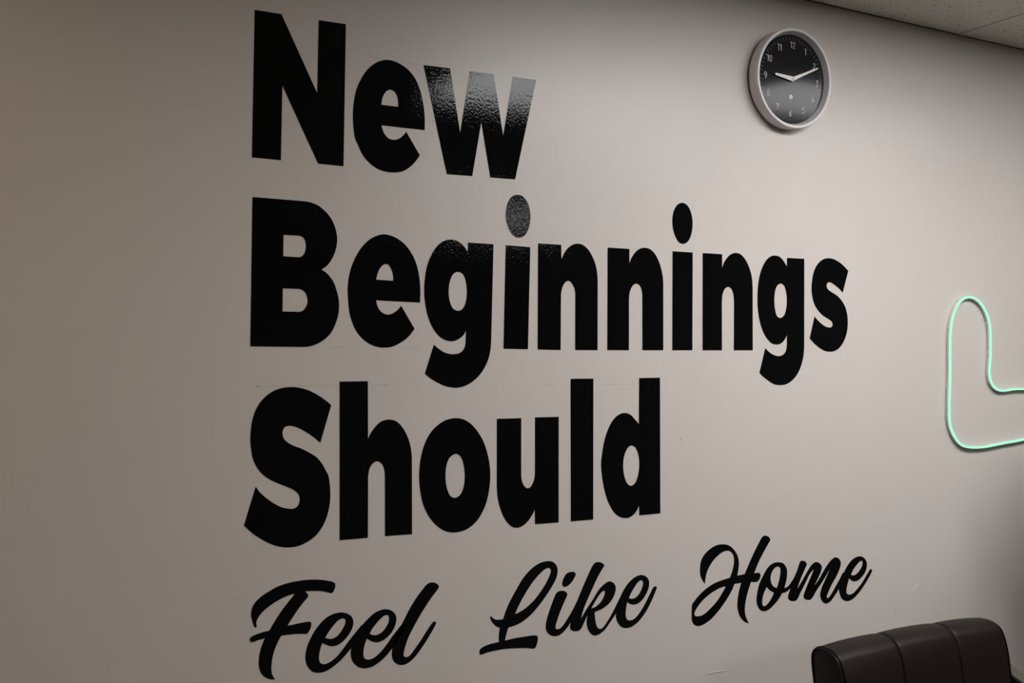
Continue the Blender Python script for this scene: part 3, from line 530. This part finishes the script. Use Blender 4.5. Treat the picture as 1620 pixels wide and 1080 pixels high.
def hand(name, ang, length, tail, w0, w1, d, mt):
    a = math.radians(ang); dr = Vector((math.sin(a), 0, math.cos(a))); s = Vector((math.cos(a), 0, -math.sin(a)))
    c = Vector((CX, -d, CZ_))
    prof = [(-tail, w0 * 0.7), (-tail * 0.5, w0 * 0.95), (0.0, w0), (length - 0.003, w1), (length - 0.0008, w1 * 0.8), (length, w1 * 0.35)]
    ring = [c + dr * l + s * w for l, w in prof] + [c + dr * l - s * w for l, w in reversed(prof)]
    n = len(ring); V = ring + [p + Vector((0, -0.001, 0)) for p in ring]
    F = [tuple(range(n)), tuple(range(n, 2 * n))] + [(i, (i + 1) % n, n + (i + 1) % n, n + i) for i in range(n)]
    return mesh_obj(name, V, F, mt, clock, tuple(c))
hand('hour_hand', 275.5, 0.060, 0.004, 0.0060, 0.0028, 0.0262, M_hand)
hand('minute_hand', 65.5, 0.092, 0.004, 0.0046, 0.0019, 0.0277, M_hand)
disc('hub', 0.0026, 0.0216, 0.0295, M_hub, n=24)
# it hangs from a nail: the top leans out a little
clock.rotation_euler = (math.radians(2.45), 0, 0)
clock.location.y = -0.0050

# ---------------------------------------------------------------- neon sign
M_neon = emit('neon_glow', (0.43, 1.0, 0.71), 1.0)
M_neon.node_tree.nodes['Principled BSDF'].inputs['Base Color'].default_value = (0.03, 0.05, 0.04, 1)
M_sil = mat('silicone_channel', (0.62, 0.66, 0.63), 0.5)
M_clip = mat('clear_clip', (0.66, 0.63, 0.58), 0.3)
x1, z1 = NEON[-1]; x0, z0 = NEON[0]
ext = [(x1 + 0.05, z1 - 0.001), (x1 + 0.11, z1 - 0.004), (x1 + 0.165, z1 - 0.012), (x1 + 0.205, z1 - 0.045), (x1 + 0.212, z1 - 0.085),
       (x0 + 0.19, z0 + 0.045), (x0 + 0.14, z0 + 0.022), (x0 + 0.07, z0 + 0.012)]
loop = smooth_loop([(a, b, False) for a, b in NEON + ext], 4)
sign = empty('neon_sign', (sum(p[0] for p in loop) / len(loop), 0.0, min(p[1] for p in loop)))
tag(sign, 'mint green neon tube bent into an outlined L shape, mounted on the wall', 'neon sign')
def sweep(name, path, sec, mt, parent):
    V = []; F = []; N = len(path); m = len(sec)
    for i in range(N):
        a = path[i - 1]; b = path[(i + 1) % N]
        t = Vector((b[0] - a[0], 0, b[1] - a[1])).normalized(); s = Vector((-t.z, 0, t.x))
        for u, d in sec:
            V.append((path[i][0] + s.x * u, -d, path[i][1] + s.z * u))
    for i in range(N):
        j = (i + 1) % N
        for k in range(m):
            k2 = (k + 1) % m; F.append((i * m + k, j * m + k, j * m + k2, i * m + k2))
    return mesh_obj(name, V, F, mt, parent, tuple(sign.location), True)
NW = 0.0033
sweep('glow_tube', loop, [(-NW, 0.0095), (-NW, 0.0120), (-NW * 0.8, 0.0136), (0, 0.0142), (NW * 0.8, 0.0136), (NW, 0.0120), (NW, 0.0095)], M_neon, sign)
sweep('channel', loop, [(-NW, 0.0022), (-NW, 0.0094), (NW, 0.0094), (NW, 0.0022)], M_sil, sign)
acc = 0.0; last = loop[0]; nxt = 0.05
for i in range(1, len(loop)):
    p = loop[i]; acc += math.hypot(p[0] - last[0], p[1] - last[1])
    if acc > nxt:
        nxt += 0.085
        t = Vector((p[0] - last[0], 0, p[1] - last[1])).normalized(); s = Vector((-t.z, 0, t.x))
        V = []
        for d0, wd in ((0.0002, 0.0046), (0.0070, 0.0042)):
            for su, sv in ((-1, -1), (1, -1), (1, 1), (-1, 1)):
                V.append((p[0] + t.x * 0.006 * su + s.x * wd * sv, -d0, p[1] + t.z * 0.006 * su + s.z * wd * sv))
        mesh_obj('mounting_clip', V, [(0, 1, 2, 3), (4, 5, 6, 7), (0, 1, 5, 4), (1, 2, 6, 5), (2, 3, 7, 6), (3, 0, 4, 7)], M_clip, sign, (p[0], 0, p[1]))
    last = p

# ---------------------------------------------------------------- armchair
M_leather = mottle(mat('brown_leather', (0.0100, 0.0056, 0.0042), 0.48, spec=0.19,
                       bump=[(260, 0.18, 0.0012, 3.0), (9, 0.25, 0.02, 1.0)]), 14, 0.12)
M_pipe = mat('leather_piping', (0.004, 0.0035, 0.0032), 0.45, spec=0.22)
M_arm = mat('black_arm_bar', (0.010, 0.010, 0.010), 0.35, spec=0.5)
M_armtop = mat('painted_arm_sheen', (0.075, 0.068, 0.056), 0.45)
AX0, AX1 = 1.700, 2.270
SEAMS = [1.896, 2.091]
chair = empty('armchair', ((AX0 + AX1) / 2, -0.52, 0.0))
tag(chair, 'dark brown leather armchair with three-panel backrest standing below the neon sign', 'armchair')
# backrest outline, (distance from the wall, height), clockwise from the lower back
PR = [(0.345, 0.430), (0.300, 0.560), (0.268, 0.680), (0.252, 0.760), (0.2465, 0.798), (0.2475, 0.8165), (0.2560, 0.8300),
      (0.2680, 0.8352), (0.2820, 0.8365), (0.2985, 0.8352), (0.3130, 0.8300), (0.3250, 0.8210), (0.3335, 0.8060), (0.3400, 0.7880),
      (0.3465, 0.7600), (0.3530, 0.7150), (0.3660, 0.6400), (0.3860, 0.5500), (0.4200, 0.4300)]
PR = [(a, b) for a, b in smooth_open(PR, 3)]
NRM = []
for i in range(len(PR)):
    a = PR[max(i - 1, 0)]; b = PR[min(i + 1, len(PR) - 1)]
    t = Vector((b[0] - a[0], b[1] - a[1])).normalized(); NRM.append((-t.y, t.x))
def crest(x): return 0.0095 * (1 - ((x - (AX0 + AX1) / 2) / ((AX1 - AX0) / 2)) ** 2) - 0.003
def back_panel(xa, xb, ra, rb, puff):
    xs = []
    n = 22
    for i in range(n + 1): xs.append(xa + (xb - xa) * (0.5 - 0.5 * math.cos(math.pi * i / n)))
    V = []; F = []; m = len(PR)
    for x in xs:
        da, db = x - xa, xb - x
        off = puff * math.sin(math.pi * (x - xa) / (xb - xa)) ** 0.6
        if da < ra: off -= ra * (1 - math.sqrt(max(0, 1 - (1 - da / ra) ** 2)))
        if db < rb: off -= rb * (1 - math.sqrt(max(0, 1 - (1 - db / rb) ** 2)))
        for (y, z), (ny, nz) in zip(PR, NRM):
            w = min(1.0, max(0.0, (z - 0.43) / 0.25))
            V.append((x, -(y + ny * off), z + nz * off + crest(x) * w))
    for i in range(len(xs) - 1):
        for k in range(m):
            k2 = (k + 1) % m; F.append((i * m + k, (i + 1) * m + k, (i + 1) * m + k2, i * m + k2))
    F.append(tuple(range(m))); F.append(tuple(range((len(xs) - 1) * m, len(xs) * m)))
    return mesh_obj('back_panel', V, F, M_leather, chair, ((xa + xb) / 2, -0.34, 0.43), True)
back_panel(AX0 + 0.007, SEAMS[0] - 0.0004, 0.003, 0.007, 0.003)
back_panel(SEAMS[0] + 0.0004, SEAMS[1] - 0.0004, 0.007, 0.007, 0.003)
back_panel(SEAMS[1] + 0.0004, AX1, 0.007, 0.012, 0.003)
def end_cap(x, sx):
    V = []; F = []; m = len(PR)
    for xx, off in ((x, -0.0015), (x - sx * 0.0025, -0.0035), (x - sx * 0.004, -0.012)):
        for (y, z), (ny, nz) in zip(PR, NRM):
            w = min(1.0, max(0.0, (z - 0.43) / 0.25))
            V.append((xx, -(y + ny * off), z + nz * off + crest(x) * w))
    for i in range(2):
        for k in range(m):
            k2 = (k + 1) % m; F.append((i * m + k, (i + 1) * m + k, (i + 1) * m + k2, i * m + k2))
    F.append(tuple(range(m))); F.append(tuple(range(2 * m, 3 * m)))
    return mesh_obj('side_panel', V, F, M_pipe, chair, (x, -0.34, 0.43), True)
end_cap(AX0 + 0.0065, 1)
end_cap(AX1 + 0.0005, -1)
tube('piping', [(AX0 + 0.0035, -(y + ny * -0.0012), z + nz * -0.0012 + crest(AX0) * min(1, max(0, (z - 0.43) / 0.25))) for (y, z), (ny, nz) in zip(PR, NRM)], 0.0026, M_pipe, chair, (AX0, -0.34, 0.43), 8)
tube('piping', [(AX0 + 0.0100, -(y + ny * 0.0010), z + nz * 0.0010 + crest(AX0 + 0.01) * min(1, max(0, (z - 0.43) / 0.25))) for (y, z), (ny, nz) in zip(PR, NRM)], 0.0016, M_pipe, chair, (AX0 + 0.01, -0.34, 0.43), 8)
# seat cushion, three panels, and its base
for xa, xb in ((AX0 + 0.005, SEAMS[0] - 0.001), (SEAMS[0] + 0.001, SEAMS[1] - 0.001), (SEAMS[1] + 0.001, AX1 - 0.005)):
    box('seat_panel', (xa, -0.86, 0.345), (xb, -0.372, 0.445), M_leather, chair, 0.022, 4)
box('seat_base', (AX0 + 0.01, -0.85, 0.300), (AX1 - 0.01, -0.36, 0.3445), M_pipe, chair, 0.006)
# arms: a bent flat bar that starts behind the backrest and becomes the front and rear legs
def flat_bar(name, pts, x, half_w, th, mt):
    P = [Vector((0, p[0], p[1])) for p in pts]; V = []; F = []
    for i, p in enumerate(P):
        t = (P[min(i + 1, len(P) - 1)] - P[max(i - 1, 0)]).normalized(); n = Vector((0, -t.z, t.y))
        for sx, sn in ((-1, -1), (1, -1), (1, 1), (-1, 1)):
            V.append((x + half_w * sx, p.y + n.y * th / 2 * sn, p.z + n.z * th / 2 * sn))
    for i in range(len(P) - 1):
        for k in range(4):
            F.append((4 * i + k, 4 * i + (k + 1) % 4, 4 * i + 4 + (k + 1) % 4, 4 * i + 4 + k))
    F += [(0, 1, 2, 3), tuple(range(4 * len(P) - 4, 4 * len(P)))]
    return mesh_obj(name, V, F, mt, chair, (x, -0.5, 0), True)
for x in (AX0 - 0.036, AX1 + 0.036):
    top = smooth_open([(-0.300, 0.708), (-0.345, 0.690), (-0.420, 0.664), (-0.520, 0.645), (-0.640, 0.640), (-0.760, 0.640), (-0.815, 0.628), (-0.838, 0.590)], 4)
    flat_bar('arm_bar', top, x, 0.021, 0.016, M_arm)
    lit_top = [(y, z + 0.0115) for y, z in top[:-6]]
    flat_bar('arm_lit_top', lit_top, x, 0.020, 0.006, M_armtop)  # grey-brown strip paints the light falling on the black bar's top
    flat_bar('front_leg', [(-0.838, 0.590), (-0.842, 0.45), (-0.845, 0.20), (-0.846, 0.0005)], x, 0.021, 0.016, M_arm)
    flat_bar('rear_leg', [(-0.300, 0.708), (-0.305, 0.55), (-0.300, 0.25), (-0.285, 0.0005)], x, 0.021, 0.016, M_arm)
for y in (-0.80, -0.40):
    box('cross_rail', (AX0 - 0.03, y - 0.015, 0.27), (AX1 + 0.03, y + 0.015, 0.2995), M_arm, chair, 0.002)
for s, x in ((-1, AX0 - 0.036), (1, AX1 + 0.036)):
    box('side_rail', (x - 0.012, -0.838, 0.272), (x + 0.012, -0.303, 0.298), M_arm, chair, 0.002)
for s, x in ((-1, AX0 - 0.016), (1, AX1 + 0.016)):
    box('back_bracket', (x - 0.0165, -0.340, 0.600), (x + 0.0165, -0.300, 0.630), M_arm, chair, 0.002)

# ---------------------------------------------------------------- snake plant added just beyond the right edge of the picture to shade the wall
M_added_planter = mat('added_matt_black_planter', (0.02, 0.02, 0.021), 0.5)
M_added_soil = mat('added_potting_soil', (0.03, 0.022, 0.016), 0.95, bump=(90, 0.8, 0.01, 4.0))
M_added_leaf = mottle(mat('added_snake_plant_leaf', (0.035, 0.085, 0.030), 0.40, spec=0.4), 22, 0.45)
PX, PY = 2.830, -0.340
plant = empty('added_shadow_plant', (PX, PY, 0.0))
tag(plant, 'added unseen snake plant in a square black planter, shading the wall beside the armchair', 'added shadow plant')
def ring_prism(name, rings, mt, bevel_closed=True):
    V = []; F = []
    for h, z in rings:
        V += [(PX - h, PY - h, z), (PX + h, PY - h, z), (PX + h, PY + h, z), (PX - h, PY + h, z)]
    for i in range(len(rings) - 1):
        for k in range(4):
            F.append((4 * i + k, 4 * i + (k + 1) % 4, 4 * i + 4 + (k + 1) % 4, 4 * i + 4 + k))
    F += [(0, 1, 2, 3), tuple(range(4 * len(rings) - 4, 4 * len(rings)))]
    return mesh_obj(name, V, F, mt, plant, (PX, PY, 0))
ring_prism('added_planter', [(0.115, 0.0), (0.150, 0.70), (0.150, 0.715), (0.138, 0.715), (0.136, 0.66)], M_added_planter)
ring_prism('added_soil', [(0.1355, 0.661), (0.1355, 0.672), (0.10, 0.680)], M_added_soil)
rl = random.Random(11)
for n in range(26):
    ga = n * 2.39996; rad = 0.105 * math.sqrt((n + 0.5) / 26)
    bx, by = PX + rad * math.cos(ga), PY + rad * math.sin(ga)
    hgt = 0.76 - 0.20 * (rad / 0.105) ** 2 + rl.uniform(-0.08, 0.06)
    lean = 0.06 + 0.10 * rad / 0.105; tw = rl.uniform(0, math.pi); wid = rl.uniform(0.034, 0.046)
    V = []; F = []; m = 9
    for i in range(m + 1):
        t = i / m
        w = wid * (0.45 + 0.55 * math.sin(math.pi * min(1, 0.15 + t * 0.60))) * (1 - max(0, (t - 0.72) / 0.28) ** 1.6) + 0.0006
        ang = tw + 0.9 * t; c, s_ = math.cos(ang), math.sin(ang)
        off = lean * t * t
        cx_, cy_, cz_ = bx + math.cos(ga) * off, by + math.sin(ga) * off, 0.676 + hgt * t
        for u, v in ((-1, 0.0), (-0.5, 0.25), (0, 0.32), (0.5, 0.25), (1, 0.0), (0.5, 0.18), (0, 0.24), (-0.5, 0.18)):
            px_, py_ = w * u, (0.32 - v) * w - (0.004 if v in (0.18, 0.24) else 0.0)
            V.append((cx_ + c * px_ - s_ * py_, cy_ + s_ * px_ + c * py_, cz_))
    for i in range(m):
        for k in range(8):
            F.append((8 * i + k, 8 * i + (k + 1) % 8, 8 * i + 8 + (k + 1) % 8, 8 * i + 8 + k))
    F += [tuple(range(8)), tuple(range(8 * m, 8 * m + 8))]
    mesh_obj('added_leaf', V, F, M_added_leaf, plant, (bx, by, 0.676), True)
